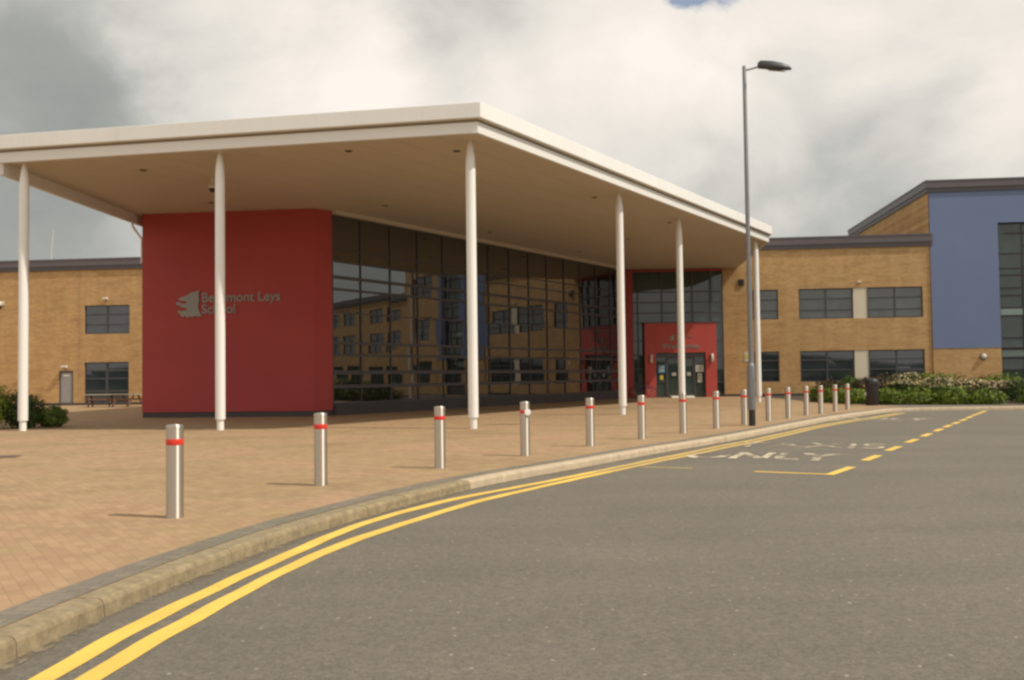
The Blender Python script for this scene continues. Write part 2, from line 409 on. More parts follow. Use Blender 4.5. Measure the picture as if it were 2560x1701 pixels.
bar((4.66, 14.38), (5.40, 15.53), .14, M['yellow'], z=RZ+.007)
dc = [(6.32,17.15),(7.5,19.17),(8.7,21.2),(9.83,23.1),(10.93,24.95),(11.93,26.65),(12.87,28.2),(13.84,29.83),(14.81,31.5),(15.72,33.05),(16.51,34.35),(17.3,35.65)]
for x, y in dc: bar((x-.31, y-.5), (x+.31, y+.5), .15, M['yellow'])

def text_mesh(txt, size, extrude=0, offset=0, spacing=1.0):
    c = bpy.data.curves.new('lettering', 'FONT'); c.body = txt; c.size = size; c.extrude = extrude; c.offset = offset; c.space_character = spacing
    o = bpy.data.objects.new('lettering', c); COL.objects.link(o)
    dg = bpy.context.evaluated_depsgraph_get(); dg.update()
    me = bpy.data.meshes.new_from_object(o.evaluated_get(dg))
    bpy.data.objects.remove(o); return me
def road_text(txt, start, dirv, width, height, mat, bold=.025):
    me = text_mesh(txt, 1.0, 0, bold)
    xs = [v.co.x for v in me.vertices]; ys = [v.co.y for v in me.vertices]
    x0, x1, y0, y1 = min(xs), max(xs), min(ys), max(ys)
    ux, uy = dirv; l = math.hypot(ux, uy); ux /= l; uy /= l; vx, vy = -uy, ux
    for v in me.vertices:
        a = (v.co.x-x0)/(x1-x0)*width; b = (v.co.y-y0)/(y1-y0)*height
        v.co = (start[0]+ux*a+vx*b, start[1]+uy*a+vy*b, RZ+.009)
    me.materials.clear(); me.materials.append(mat)
    o = bpy.data.objects.new('road_lettering', me); COL.objects.link(o)
    return tag(o, kind='structure')
road_text('ONLY', (3.02, 17.62), (.91, -.38), 2.68, 1.5, M['white_paint'])
road_text('TAXIS', (4.5, 20.2), (.91, -.38), 3.0, 1.4, M['white_paint_faint'], 0)
road_text('ONLY', (9.75, 30.6), (.88, -.47), 3.1, 2.3, M['white_paint_faint'])

# ------------------------------------------------------------------ facade helpers (local x along wall, local y into the building, z up)
def wall_holes(mb, u0, u1, z0, z1, holes, depth=.14, y=0):
    us = sorted({u0, u1, *[h[0] for h in holes], *[h[1] for h in holes]}); zs = sorted({z0, z1, *[h[2] for h in holes], *[h[3] for h in holes]})
    for a, b in zip(us, us[1:]):
        for c, d in zip(zs, zs[1:]):
            if any(h[0] <= a+1e-6 and b <= h[1]+1e-6 and h[2] <= c+1e-6 and d <= h[3]+1e-6 for h in holes): continue
            mb.quad([(a,y,c),(b,y,c),(b,y,d),(a,y,d)])
    for a, b, c, d in holes:
        e = y+depth
        mb.quad([(a,y,c),(a,y,d),(a,e,d),(a,e,c)]); mb.quad([(b,y,d),(b,y,c),(b,e,c),(b,e,d)])
        mb.quad([(a,y,d),(b,y,d),(b,e,d),(a,e,d)]); mb.quad([(b,y,c),(a,y,c),(a,e,c),(b,e,c)])
def window(parent, u0, u1, z0, z1, cols, rows, glass, y=.06, mull=.10, edge=.075, trans=.085, tilt=.15, name='window', label=None):
    """frame mesh with one pane mesh as its child; rows = list of transom heights (absolute z)"""
    f = MB(); d = .07
    f.box(u0, u0+edge, y, y+d, z0, z1); f.box(u1-edge, u1, y, y+d, z0, z1)
    f.box(u0+edge, u1-edge, y+.002, y+d, z0, z0+edge); f.box(u0+edge, u1-edge, y+.002, y+d, z1-edge, z1)
    ms = [u0+(u1-u0)*k/cols for k in range(1, cols)] if isinstance(cols, int) else cols
    for m in ms: f.box(m-mull/2, m+mull/2, y-.004, y+d, z0+edge, z1-edge)
    xs = [u0+edge] + [v for m in ms for v in (m-mull/2, m+mull/2)] + [u1-edge]
    zs = [z0+edge] + [v for r in rows for v in (r-trans/2, r+trans/2)] + [z1-edge]
    for r in rows:
        for k in range(0, len(xs), 2): f.box(xs[k], xs[k+1], y+.004, y+d, r-trans/2, r+trans/2)
    fo = f.build(name, M['frame'], parent)
    if label: fo['label'] = label
    p = MB()
    for k in range(0, len(xs), 2):
        for j in range(0, len(zs), 2):
            t1 = math.tan(math.radians(random.uniform(-tilt, tilt)))*(xs[k+1]-xs[k])/2; t2 = math.tan(math.radians(random.uniform(-tilt, tilt)))*(zs[j+1]-zs[j])/2
            g = y+.035
            p.quad([(xs[k],g-t1-t2,zs[j]),(xs[k+1],g+t1-t2,zs[j]),(xs[k+1],g+t1+t2,zs[j+1]),(xs[k],g-t1+t2,zs[j+1])])
    p.build('pane', glass, fo, recalc=False)
    return fo
def parapet(parent, u0, u1, z0, z1, name='parapet', y0=-.02):
    h = z1-z0
    mb = MB(); mb.box(u0, u1, y0-.12, .5, z0+h*.36, z1)
    mb.box(u0-.0, u1, y0-.145, y0-.12, z1-.07, z1+.012)
    o = mb.build(name, M['parapet'], parent)
    MB().box(u0, u1, y0-.075, .45, z0, z0+h*.36).build('flashing', M['parapet2'], o)
    return o

RG = math.atan2(-.113, .9936)
# ------------------------------------------------------------------ right brick wing
G = (13.0, 59.4)
wing = empty('brick_wing', (G[0], G[1], 0), RG, 'two storey buff brick wing between the canopy end and the tall blue wall', 'building')
W = [(1.78, 3.31, 4.68, 6.5), (4.54, 7.74, 4.66, 6.5), (8.58, 11.8, 4.64, 6.5), (1.80, 3.30, .86, 2.72), (4.54, 7.74, .84, 2.72), (8.58, 11.82, .84, 2.72)]
IN = [(7.74, 8.58, 4.65, 6.5), (7.74, 8.58, .84, 2.72)]
mb = MB(); wall_holes(mb, .0, 12.33, 0, 9.0, W+IN); mb.quad([(0,0,0),(0,14,0),(0,14,9),(0,0,9)]); 
mb.build('wall', M['brick'], wing, recalc=False)
for k, (a, b, c, d) in enumerate(W):
    cols = 1 if b-a < 2 else 2
    window(wing, a, b, c, d, cols, [d-.62, c+.52] if k < 3 else [d-.56, c+.72], M['glass_w'] if k < 3 else M['glass_b'])
for a, b, c, d in IN: MB().box(a+.012, b-.012, .03, .1, c, d).build('infill_panel', M['cream'], wing)
parapet(wing, -.3, 12.42, 8.94, 9.66)
MB().box(-.2, 12.2, .5, 14, 9.2, 9.3).build('roof', M['parapet2'], wing)
mb = MB()
mb.box(.95, 1.29, -.06, .0, 6.79, 7.17)
for k in range(6): mb.box(.975, 1.265, -.075, -.06, 6.82+k*.058, 6.85+k*.058)
mb.build('vent', M['black'], wing)
MB().box(0.02, 12.25, -.015, 0, 0, .15).build('damp_course', M['plinth'], wing)

# ------------------------------------------------------------------ tall blue block
blk = empty('tall_block', (G[0], G[1], 0), RG, 'tall block with blue rendered wall, brick base and full height glazed strip', 'building')
yb = -.05
mb = MB(); wall_holes(mb, 12.30, 20.4, 2.74, 12.2, [(16.2, 19.4, 2.74, 10.2)], .3, yb); mb.quad([(12.30,yb,2.74),(12.30,yb,12.2),(12.30,.02,12.2),(12.30,.02,2.74)]); mb.quad([(12.30,yb,2.74),(12.30,.02,2.74),(16.2,.02,2.74),(16.2,yb,2.74)]); mb.build('blue_wall', M['blue'], blk, recalc=False)
mb = MB(); wall_holes(mb, 12.31, 16.2, 0, 2.74, [], y=yb+.02); mb.quad([(16.2,yb+.02,0),(16.2,.3,0),(16.2,.3,2.74),(16.2,yb+.02,2.74)])
mb.build('brick_base', M['brick'], blk, recalc=False)
mb = MB(); wall_holes(mb, 19.4, 20.4, 0, 2.74, [], y=yb+.02); mb.quad([(19.4,.3,0),(19.4,yb+.02,0),(19.4,yb+.02,2.74),(19.4,.3,2.74)]); mb.build('brick_base', M['brick'], blk, recalc=False)
TR = [9.55, 8.82, 8.33, 7.45, 7.05, 6.28, 5.84, 5.10, 4.62, 3.3, 2.64, 2.1, 1.4]
so_w = window(blk, 16.2, 19.4, .55, 10.2, [17.6, 18.5], TR, M['glass_s'], y=.16, mull=.10, trans=.11, edge=.10, tilt=.5, name='stair_window')
so_w.data.materials[0] = M['black']
for z0, z1 in ((4.68, 5.04), (2.2, 2.58)): MB().box(16.3, 17.55, .165, .18, z0, z1).build('spandrel', M['spandrel'], so_w)
MB().box(16.2, 19.4, .14, .3, 0, .55).build('stair_plinth', M['plinth'], blk)
EX = []
for z0, z1 in ((.85, 2.7), (4.65, 6.5), (8.4, 10.2)): EX.append((21.6, 24.7, z0, z1))
mb = MB(); wall_holes(mb, 20.4, 26.5, 0, 12.2, EX, y=yb); mb.quad([(26.5,yb,0),(26.5,20,0),(26.5,20,12.2),(26.5,yb,12.2)]); mb.build('wall', M['brick'], blk, recalc=False)
for a, b, c, d in EX: window(blk, a, b, c, d, 2, [d-.6, c+.55], M['glass_w'], y=.02)
far = empty('brick_wing', (G[0], G[1], 0), RG, 'long lower brick wing beyond the tall blue block, seen mirrored in the glass wall', 'building')
EX = [(u, u+3.1, z0, z1) for z0, z1 in ((.85, 2.6), (3.9, 5.6), (6.6, 7.9)) for u in (28, 32, 37, 41, 46, 50, 56, 60, 66, 70)]
mb = MB(); wall_holes(mb, 26.52, 78, 0, 8.7, EX, y=.1); mb.quad([(78,.1,0),(78,14,0),(78,14,8.7),(78,.1,8.7)]); mb.build('wall', M['brick'], far, recalc=False)
for a, b, c, d in EX: window(far, a, b, c, d, 2, [d-.6], M['glass_w'], y=.16)
parapet(far, 26.52, 78, 8.6, 9.2, y0=.08)
MB().box(26.6, 78, .5, 14, 8.8, 8.9).build('roof', M['parapet2'], far)
mb = MB(); mb.quad([(12.26,yb,0),(12.26,20,0),(12.26,20,12.2),(12.26,yb,12.2)]); mb.build('gable_wall', M['brick_side'], blk, recalc=False)
mb = MB(); h0, h1 = 12.14, 12.86
mb.box(12.12, 26.6, yb-.12, 20.1, h0+.26, h1); mb.box(12.09, 26.63, yb-.145, 20.2, h1-.07, h1+.012)
po = mb.build('parapet', M['parapet'], blk)
MB().box(12.17, 26.55, yb-.07, 20.05, h0, h0+.26).build('flashing', M['parapet2'], po)

# ------------------------------------------------------------------ left brick wing
LO = (-22.5, 59.0)
lw = empty('brick_wing', (LO[0], LO[1], 0), RG, 'buff brick wing with dark parapet and grey door, left of the red wall', 'building')
LW = [(-3.80, -.88, 4.36, 6.12), (-3.80, -.92, .03, 2.62), (-5.44, -4.52, 0.0, 2.12)]
mb = MB(); wall_holes(mb, -36, 10, 0, 8.4, LW); mb.build('wall', M['brick'], lw, recalc=False)
window(lw, *LW[0], 2, [5.55, 4.92], M['glass_b'])
window(lw, *LW[1], [-2.36], [2.12, 1.62, .85], M['glass_b'], trans=.10, mull=.16)
f = MB(); f.box(-5.44, -5.36, .02, .12, 0, 2.12); f.box(-4.60, -4.52, .02, .12, 0, 2.12); f.box(-5.36, -4.60, .022, .12, 2.02, 2.12); fo = f.build('door_frame', M['dark'], lw)
d = MB().box(-5.36, -4.60, .06, .11, .02, 2.02).build('door', M['doorgrey'], lw)
MB().box(-5.2, -4.78, .045, .06, 1.78, 1.9).build('sign_plate', M['paper'], d)
MB().tube([(-4.72,.02,1.0),(-4.72,.02,1.12)], .012).build('handle', M['steel'], d)
parapet(lw, -36, 10, 8.32, 9.0)
MB().box(-36, 10, -.015, 0, 0, .15).build('damp_course', M['plinth'], lw)
MB().box(-4.16, -4.13, -.006, 0, .15, 8.32).build('movement_joint', M['gap'], lw)
MB().box(-36, 10, .5, 14, 8.6, 8.7).build('roof', M['parapet2'], lw)

# ------------------------------------------------------------------ entrance building: red wall, curtain wall, entrance front
ent = empty('entrance_building', (-7.5, 36.6, 0), 0, 'entrance building with dark red wall, long dark glass wall and glazed front under the canopy', 'building')
def child_frame(o, wx, wy, rot):
    o.location = (wx+7.5, wy-36.6, 0); o.rotation_euler.z = rot; return o
SOF = 7.9
P1, P2, P3, P4 = (-14.3, 37.4), (-7.5, 36.6), (-6.9, 37.2), (6.68, 58.42)
def W2(p): return (p[0]+7.5, p[1]-36.6)
poly = [W2(P1), W2(P2), W2(P3), W2((-7.25, 37.55)), W2((-13.95, 45)), W2((-14.0, 58.0)), W2((-14.2, 58.0))]
rw = MB().prism(poly, .21, SOF+.02).build('red_wall', M['red'], ent)
def inset(poly, d):
    cx = sum(p[0] for p in poly)/len(poly); return poly
MB().prism([(P1[0]+7.5+.012, P1[1]-36.6+.03), (P2[0]+7.5-.0, P2[1]-36.6+.03), (P3[0]+7.5-.03, P3[1]-36.6+.012), W2((-7.25, 37.5)), W2((-13.9, 45)), W2((-14.0, 57.9)), W2((-14.17, 57.9))], 0, .21).build('plinth', M['plinth'], rw)
# curtain wall
gl = math.hypot(P4[0]-P3[0], P4[1]-P3[1]); ga = math.atan2(P4[1]-P3[1], P4[0]-P3[0])
us = [.0] + [1.65+1.83*k for k in range(13)] + [gl]
TZ = [6.42, 5.95, 5.35, 4.88, 3.98, 2.80, 2.33, 1.65, 1.10]
TW = {5.35: .12, 4.88: .09, 2.80: .10, 2.33: .10, 1.65: .16, 1.10: .14}
ZB, ZT = .43, 7.76
f = MB()
for k, u in enumerate(us):
    w = .024 if 0 < k < len(us)-1 else .05
    f.box(u-w if k else 0, u+w if k < len(us)-1 else gl, -.012, .1, ZB, ZT)
for a, b in zip(us, us[1:]):
    for z in TZ:
        t = TW.get(z, .045)/2; f.box(a+.024, b-.024, -.020, .1, z-t, z+t)
    f.box(a+.024, b-.024, -.022, .1, ZB, ZB+.07); f.box(a+.024, b-.024, -.022, .1, ZT-.06, ZT)
child_frame(f.build('curtain_wall_frame', M['dark'], ent), P3[0], P3[1], ga)
for a, b in zip(us, us[1:]):
    p = MB(); zs = sorted([ZB]+TZ+[ZT])
    for c, d in zip(zs, zs[1:]):
        t1 = math.tan(math.radians(.45+random.uniform(-.2, .2)))*(b-a)/2; t2 = math.tan(math.radians(random.uniform(-.18, .18)))*(d-c)/2
        g = .024
        p.quad([(a,g-t1-t2,c),(b,g+t1-t2,c),(b,g+t1+t2,d),(a,g-t1+t2,d)])
    child_frame(p.build('glass_panel', M['glass'], ent, recalc=False), P3[0], P3[1], ga)
child_frame(MB().box(.03, gl, -.12, .2, 0, ZB).build('glazing_plinth', M['plinth'], ent), P3[0], P3[1], ga)
child_frame(MB().box(.02, gl, -.22, .2, ZT, SOF+.01).build('cornice', M['soffit'], ent), P3[0], P3[1], ga)
# entrance front
EO = (6.9, 59.5); ea = math.atan2(-.1, 6.1)
red = MB(); red.box(-.25, .54, -.12, .4, 0, 7.86); red.box(.54, 6.1, -.10, .4, 7.74, 7.86)
child_frame(red.build('red_pillar', M['red'], ent), EO[0], EO[1], ea)
f = MB(); ev = [.54, .86, 2.35, 4.22, 5.36, 6.1]; ez = [.0, .9, 1.75, 2.6, 3.5, 4.6, 5.19, 5.84, 6.48, 7.74]
for k, u in enumerate(ev):
    w = .07 if u == 5.36 else .035; f.box(u-(w if k else 0), u+(w if k < 5 else 0), -.03, .12, 0, 7.74)
for a, b in zip(ev, ev[1:]):
    for z in ez[1:-1]: f.box(a+.035, b-.035, -.025, .12, z-.03, z+.03)
child_frame(f.build('entrance_frame', M['dark'], ent), EO[0], EO[1], ea)
for a, b in zip(ev, ev[1:]):
    p = MB()
    for c, d in zip(ez, ez[1:]):
        t1 = math.tan(math.radians(random.uniform(-.2, .2)))*(b-a)/2; t2 = math.tan(math.radians(random.uniform(-.2, .2)))*(d-c)/2
        p.quad([(a,.05-t1-t2,c),(b,.05+t1-t2,c),(b,.05+t1+t2,d),(a,.05-t1+t2,d)])
    child_frame(p.build('glass_panel', M['glass_s'], ent, recalc=False), EO[0], EO[1], ea)
# back body so the building is closed from other sides
bk = MB(); bk.box(0, 20, 0, .3, 0, 8.6)
child_frame(bk.build('rear_wall', M['brick'], ent), -14.0, 64, 0)

# ------------------------------------------------------------------ canopy
can = empty('entrance_canopy', (-.83, 25.45, 0), 0, 'large white flat canopy on slender white columns sheltering the entrance', 'canopy')
def CW(p): return (p[0]+.83, p[1]-25.45)
base = [(-15.05, 28.22), (-.83, 25.45), (12.78, 47.69), (13.9, 59.25), (13.2, 64), (-13.6, 64)]
def grow(poly, d):
    out = []; n = len(poly)
    for i in range(n):
        a = Vector(poly[i-1]); b = Vector(poly[i]); c = Vector(poly[(i+1) % n])
        e1 = (b-a).normalized(); e2 = (c-b).normalized()
        n1 = Vector((e1.y, -e1.x)); n2 = Vector((e2.y, -e2.x))
        m = (n1+n2).normalized(); k = d/max(.35, m.dot(n1)); out.append((b.x+m.x*k, b.y+m.y*k))
    return out
pw = [CW(p) for p in base]
up = grow(pw, .155)
mb = MB(); mb.prism(up, 8.25, 8.655)
o = mb.build('upper_fascia', M['fascia'], can, bevel=.012)
# thin joint covers of the fascia panels, along front and right edges
def edge_pts(poly, i, step, first):
    a = Vector(poly[i]); b = Vector(poly[i+1]); l = (b-a).length; s = first
    while s < l-.3:
        yield a+(b-a)*(s/l), (b-a).normalized(); s += step
for i, first in ((0, 1.15), (1, 3.0)):
    for p, e in edge_pts(up, i, 3.0, first):
        nn = Vector((e.y, -e.x)); a = p-e*.009; b = p+e*.009
        MB().prism([(a.x, a.y), (b.x, b.y), (b.x+nn.x*.004, b.y+nn.y*.004), (a.x+nn.x*.004, a.y+nn.y*.004)], 8.26, 8.64).build('panel_joint', M['band'], o)
MB().prism(grow(pw, -.03), 8.17, 8.25).build('shadow_gap', M['gap'], can)
# lower band: a hollow ring so the soffit sits just inside it
inn = grow(pw, -.12)
rb = MB(); n = len(pw)
for i in range(n):
    j = (i+1) % n
    lo = SOF-.02 if i != n-1 else SOF-.36
    rb.prism([pw[i], pw[j], inn[j], inn[i]], lo, 8.17)
rb.build('lower_fascia', M['band'], can)
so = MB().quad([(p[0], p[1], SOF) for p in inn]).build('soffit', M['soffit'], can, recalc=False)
jl = MB()
for k in range(1, 12):
    a = Vector(inn[0]).lerp(Vector(inn[1]), k/12); e = (Vector(inn[2])-Vector(inn[1])).normalized()
    b = a+e*24
    nn = Vector((e.y, -e.x))*.006
    jl.quad([(a.x-nn.x,a.y-nn.y,SOF-.003),(a.x+nn.x,a.y+nn.y,SOF-.003),(b.x+nn.x,b.y+nn.y,SOF-.003),(b.x-nn.x,b.y-nn.y,SOF-.003)])
jl.build('board_joints', M['gap'], so, recalc=False)
for (x, y) in [(-11.26,29.52),(-4.59,27.39),(-1.51,27.57),(3.08,35.1),(-4.69,36.2),(-.91,43.22),(3.58,50.47),(6.8,41.19),(-10.91,35.11),(5.6,46.0),(9.3,52.0)]:
    q = CW((x, y)); d = MB().lathe([(.115, SOF-.02), (.115, SOF-.004)], q[0], q[1], 20).build('downlight', M['gap'], can)
    MB().lathe([(.085, SOF-.026), (.085, SOF-.02)], q[0], q[1], 20).build('lens', M['black'], d)
cols = [(-14.4, 28.5), (-8.28, 27.45), (-1.08, 26.45), (3.90, 34.45), (7.02, 40.2), (11.98, 47.2)]
for x, y in cols:
    q = CW((x, y))
    c = MB().lathe([(.138, .30), (.136, 7.15), (.122, 7.45), (.07, SOF-.07)], 0, 0, 28).build('column', M['white'], can, loc=(q[0], q[1], 0))
    MB().lathe([(.098, 0), (.098, .30)], 0, 0, 24).build('foot', M['white'], c)
    MB().lathe([(.05, SOF-.07), (.05, SOF)], 0, 0, 16).build('pin', M['white'], c)
q1 = CW((-14.62, 37.2)); q2 = CW((-14.3, 37.5))
MB().tube([(q1[0],q1[1],SOF-.3),(q1[0]+.02,q1[1],7.42),(q1[0]+.08,q1[1]+.03,7.3),(q2[0]-.06,q2[1],6.95),(q2[0]-.06,q2[1]+.02,6.7),(q2[0]-.06,q2[1]+.02,6.0)], .045).build('rainwater_pipe', M['band'], can)

# ------------------------------------------------------------------ school sign on the red wall
ra = math.atan2(-.8, 6.8)
sg = empty('wall_sign', (-14.3, 37.4, 0), ra, 'grey emblem with two lines of raised lettering on the tall red wall', 'sign')
zb = lambda x, y: (1.39+(x-85)*(1.07/525), 4.90-(y-205)*(1.07/535))
tr = [(560,205),(470,243),(370,265),(290,315),(180,345),(128,392),(190,410),(285,425),(305,460),(235,470),(165,445),(95,435),(85,485),(140,500),(195,505),(170,535),(245,550),(300,555),(298,590),(205,612),(140,592),(125,625),(165,670),(215,735),(262,712),(320,740),(365,712),(402,735),(450,708),(520,722),(610,715),(560,655),(530,580),(522,500),(545,430),(540,350),(527,290)]
pts = [zb(*p) for p in tr]
mb = MB(); n = len(pts); i = 0
mb.v += [(p[0], -.045, p[1]) for p in pts] + [(p[0], -.002, p[1]) for p in pts]
mb.f.append(tuple(range(n))); mb.f += [(k, (k+1) % n, n+(k+1) % n, n+k) for k in range(n)]
mb.build('emblem', M['sign'], sg)
def lettering(txt, parent, x0, x1, z0, cap, mat, off=.012, y=-.02, name='lettering'):
    """raised letters in the wall's XZ plane; cap = height of the capital letters"""
    ref = text_mesh('B', 1.0); hh = max(v.co.y for v in ref.vertices)
    me = text_mesh(txt, cap/hh, .012, off*cap)
    xs = [v.co.x for v in me.vertices]; a, b = min(xs), max(xs)
    for v in me.vertices:
        v.co = (x0+(v.co.x-a)/(b-a)*(x1-x0), y-v.co.z, z0+v.co.y)
    me.materials.clear(); me.materials.append(mat)
    o = bpy.data.objects.new(name, me); COL.objects.link(o); o.parent = parent; return o
lettering('Beaumont Leys', sg, 2.44, 5.55, 4.42, .35, M['sign'], .022)
lettering('School', sg, 2.42, 3.76, 3.98, .34, M['sign'], .022)

# ------------------------------------------------------------------ entrance portal
por = empty('entrance_portal', (EO[0], EO[1], 0), ea, 'red box portal framing the glass doors, wall lights either side', 'doorway')
yf = -.55
s = MB(); s.box(1.18, 1.84, yf, .0, 0, 4.53); s.box(4.86, 5.54, yf, .0, 0, 4.53); s.box(1.84, 4.86, yf, 0, 2.72, 4.53)
s.build('surround', M['red2'], por, bevel=.01)
MB().box(1.12, 5.60, yf-.03, .0, 4.532, 4.60).build('capping', M['dark'], por)
f = MB(); f.box(1.85, 4.85, yf+.15, yf+.25, 2.44, 2.715)
for u in (1.85, 2.46, 4.18, 4.79): f.box(u, u+.06, yf+.15, yf+.25, 0, 2.44)
for a, b in ((1.91, 2.46), (4.24, 4.79)):
    for z in (.02, .95, 2.0): f.box(a, b, yf+.155, yf+.25, z, z+.06)
f.build('door_frame', M['dark'], por)
for a, b in ((1.91, 2.46), (4.24, 4.79)): MB().quad([(a,yf+.2,.02),(b,yf+.2,.02),(b,yf+.2,2.44),(a,yf+.2,2.44)]).build('side_panel', M['glass_s'], por, recalc=False)
for a, b, hx in ((2.53, 3.345, 3.27), (3.355, 4.17, 3.43)):
    f = MB()
    f.box(a, a+.07, yf+.17, yf+.22, .03, 2.42); f.box(b-.07, b, yf+.17, yf+.22, .03, 2.42)
    f.box(a+.07, b-.07, yf+.172, yf+.22, .03, .22); f.box(a+.07, b-.07, yf+.172, yf+.22, 2.33, 2.42)
    d = f.build('door', M['dark'], por)
    MB().quad([(a+.07,yf+.2,.22),(b-.07,yf+.2,.22),(b-.07,yf+.2,2.33),(a+.07,yf+.2,2.33)]).build('pane', M['glass_s'], d, recalc=False)
    MB().tube([(hx,yf+.10,.85),(hx,yf+.10,1.35)], .014).tube([(hx,yf+.10,.9),(hx,yf+.18,.9)], .01).tube([(hx,yf+.10,1.3),(hx,yf+.18,1.3)], .01).build('handle', M['steel'], d)
ws = empty('welcome_sign', (EO[0], EO[1], 0), ea, 'small grey emblem, fine lettering and the word Welcome above the doors', 'sign')
mb = MB(); pts = [(2.66+(p[0]-85)/525*.38, 3.46+(740-p[1])/535*.35) for p in tr]
mb.v += [(p[0], yf-.02, p[1]) for p in pts] + [(p[0], yf-.001, p[1]) for p in pts]
mb.f.append(tuple(range(n))); mb.f += [(k, (k+1) % n, n+(k+1) % n, n+k) for k in range(n)]
mb.build('emblem', M['sign'], ws)
lettering('Beaumont Leys', ws, 3.07, 4.12, 3.68, .11, M['sign'], .02, yf-.014)
lettering('School', ws, 3.07, 3.52, 3.52, .11, M['sign'], .02, yf-.014)
lettering('Welcome', ws, 2.21, 4.48, 2.98, .30, M['sign'], .02, yf-.014)
for u, lab in ((1.55, 'grey upright wall light on the portal, left of the doors'), (5.24, 'grey upright wall light on the portal, right of the doors')):
    t = empty('wall_light', (EO[0]+u*math.cos(ea)-(-yf)*-math.sin(ea)*0, EO[1]+u*math.sin(ea)+yf, 2.38), ea, lab, 'light', 'wall lights beside the entrance doors')
    MB().box(-.05, .05, -.05, 0, -.2, .2).build('back_plate', M['galv'], t)
    MB().lathe([(.06,-.25),(.085,-.235),(.085,.235),(.06,.25)], 0, -.10, 18).build('shade', M['offwhite'], t)
def sheet(name, u, z, w, h, mat, lab, cat='notice', y=yf+.145, accent=None, group=None):
    t = empty(name, (EO[0]+u*math.cos(ea), EO[1]+u*math.sin(ea)+y, z), ea, lab, cat, group)
    s = MB().box(-w/2, w/2, -.004, 0, 0, h).build('sheet', mat, t)
    if accent:
        a = MB()
        for k in range(3): a.box(-w*.36, w*(.36-.16*(k % 2)), -.007, -.004, h*(.72-.24*k), h*(.82-.24*k))
        a.build('print', accent, s)
    return t
sheet('poster', 2.19, 1.5, .42, .48, M['bluepaper'], 'blue poster on the glass left of the entrance doors', 'poster', accent=M['paper'])
sheet('notice', 2.19, 1.08, .2, .28, M['yellowpaper'], 'small pale yellow notice below the blue poster')
sheet('notice', 4.51, 1.54, .48, .40, M['paper'], 'wide white notice on the glass right of the entrance doors', accent=M['galv'])
sheet('notice', 4.51, .90, .26, .54, M['paper'], 'tall white notice below the wide one, right of the doors', accent=M['galv'])
sheet('notice', 2.95, 1.32, .24, .18, M['paper'], 'small cream notice on the left glass door', accent=M['galv'], y=yf+.165)
sheet('notice', 3.85, 1.32, .22, .2, M['paper'], 'small cream notice on the right glass door', accent=M['galv'], y=yf+.165)
t = empty('door_mat', (EO[0]+3.3, EO[1]-1.15, 0), ea, 'pale grey threshold ramp on the paving before the entrance doors', 'ramp')
mb = MB(); mb.v += [(-.7,-.55,.003),(.7,-.55,.003),(.7,.5,.003),(-.7,.5,.003),(-.68,-.15,.11),(.68,-.15,.11),(.68,.5,.11),(-.68,.5,.11)]
mb.f += [(0,1,5,4),(1,2,6,5),(2,3,7,6),(3,0,4,7),(4,5,6,7),(0,3,2,1)]
t.name = 'entrance_ramp'
mb.build('ramp_plate', M['offwhite'], t); MB().box(-.66, .66, -.13, -.1, .111, .118).build('grip_strip', M['dark'], t)

# bicycle leaning by the red pillar
bi = empty('bicycle', (7.85, 58.25, 0), math.radians(4), 'dark bicycle parked on the paving beside the red pillar', 'bicycle')
for x in (-.52, .52):
    w = MB().torus((x, 0, .335), .315, .02).build('tyre', M['rubber'], None); w.name = 'wheel'; w.parent = bi
    sp = MB()
    for k in range(14):
        a = 2*PI*k/14; sp.tube([(x, 0, .335), (x+.3*math.cos(a), 0, .335+.3*math.sin(a))], .003, 4)
    sp.tube([(x, -.05, .335), (x, .05, .335)], .02).build('spokes', M['steel'], w)
fr_ = MB(); fr_.tube([(-.1,0,.3),(.38,0,.72)], .018).tube([(-.1,0,.3),(-.2,0,.84)], .018).tube([(-.19,0,.76),(.36,0,.78)], .018).tube([(-.52,0,.335),(-.1,0,.3)], .012).tube([(-.52,0,.335),(-.19,0,.75)], .012).tube([(.34,0,.86),(.39,0,.7),(.52,0,.335)], .016)
fr_.build('frame', M['bluepaint'], bi)
MB().box(-.33, -.07, -.07, .07, .84, .89).build('saddle', M['black'], bi, bevel=.02)
MB().tube([(.30,-.28,.93),(.36,-.1,.95),(.34,0,.9),(.36,.1,.95),(.30,.28,.93)], .013).build('handlebar', M['black'], bi)

# ------------------------------------------------------------------ small fittings on the buildings
def on(fr, rot, u, y, z): return (fr[0]+u*math.cos(rot)-y*math.sin(rot), fr[1]+u*math.sin(rot)+y*math.cos(rot), z)
def floodlight(fr, u, z, lab, k=1.0, group=None):
    t = empty('security_light', on(fr, RG, u, 0, z), RG, lab, 'light', group)
    MB().box(-.05*k, .05*k, -.06, 0, -.12*k, .04*k).build('bracket', M['galv'], t)
    mb = MB(); mb.v += [(-.19*k,-.34*k,-.02),(.19*k,-.34*k,-.02),(.19*k,-.06,-.06),(-.19*k,-.06,-.06),(-.16*k,-.32*k,.10*k),(.16*k,-.32*k,.10*k),(.16*k,-.06,.10*k),(-.16*k,-.06,.10*k)]
    mb.f += [(0,3,2,1),(4,5,6,7),(0,1,5,4),(1,2,6,5),(2,3,7,6),(3,0,4,7)]
    mb.build('housing', M['offwhite'], t); return t
floodlight(LO, -2.36, 6.5, 'small cream floodlight above the upper window, left brick wing', .8)
floodlight(LO, -5.0, 2.36, 'small cream bulkhead light over the grey door', .9)
floodlight(G, 8.11, 6.83, 'small cream floodlight above the upper cream panel, right brick wing', .6)
t = empty('bulkhead_light', on(G, RG, 15.16, -.03, 2.22), RG, 'round grey bulkhead light on the brick below the blue wall', 'light')
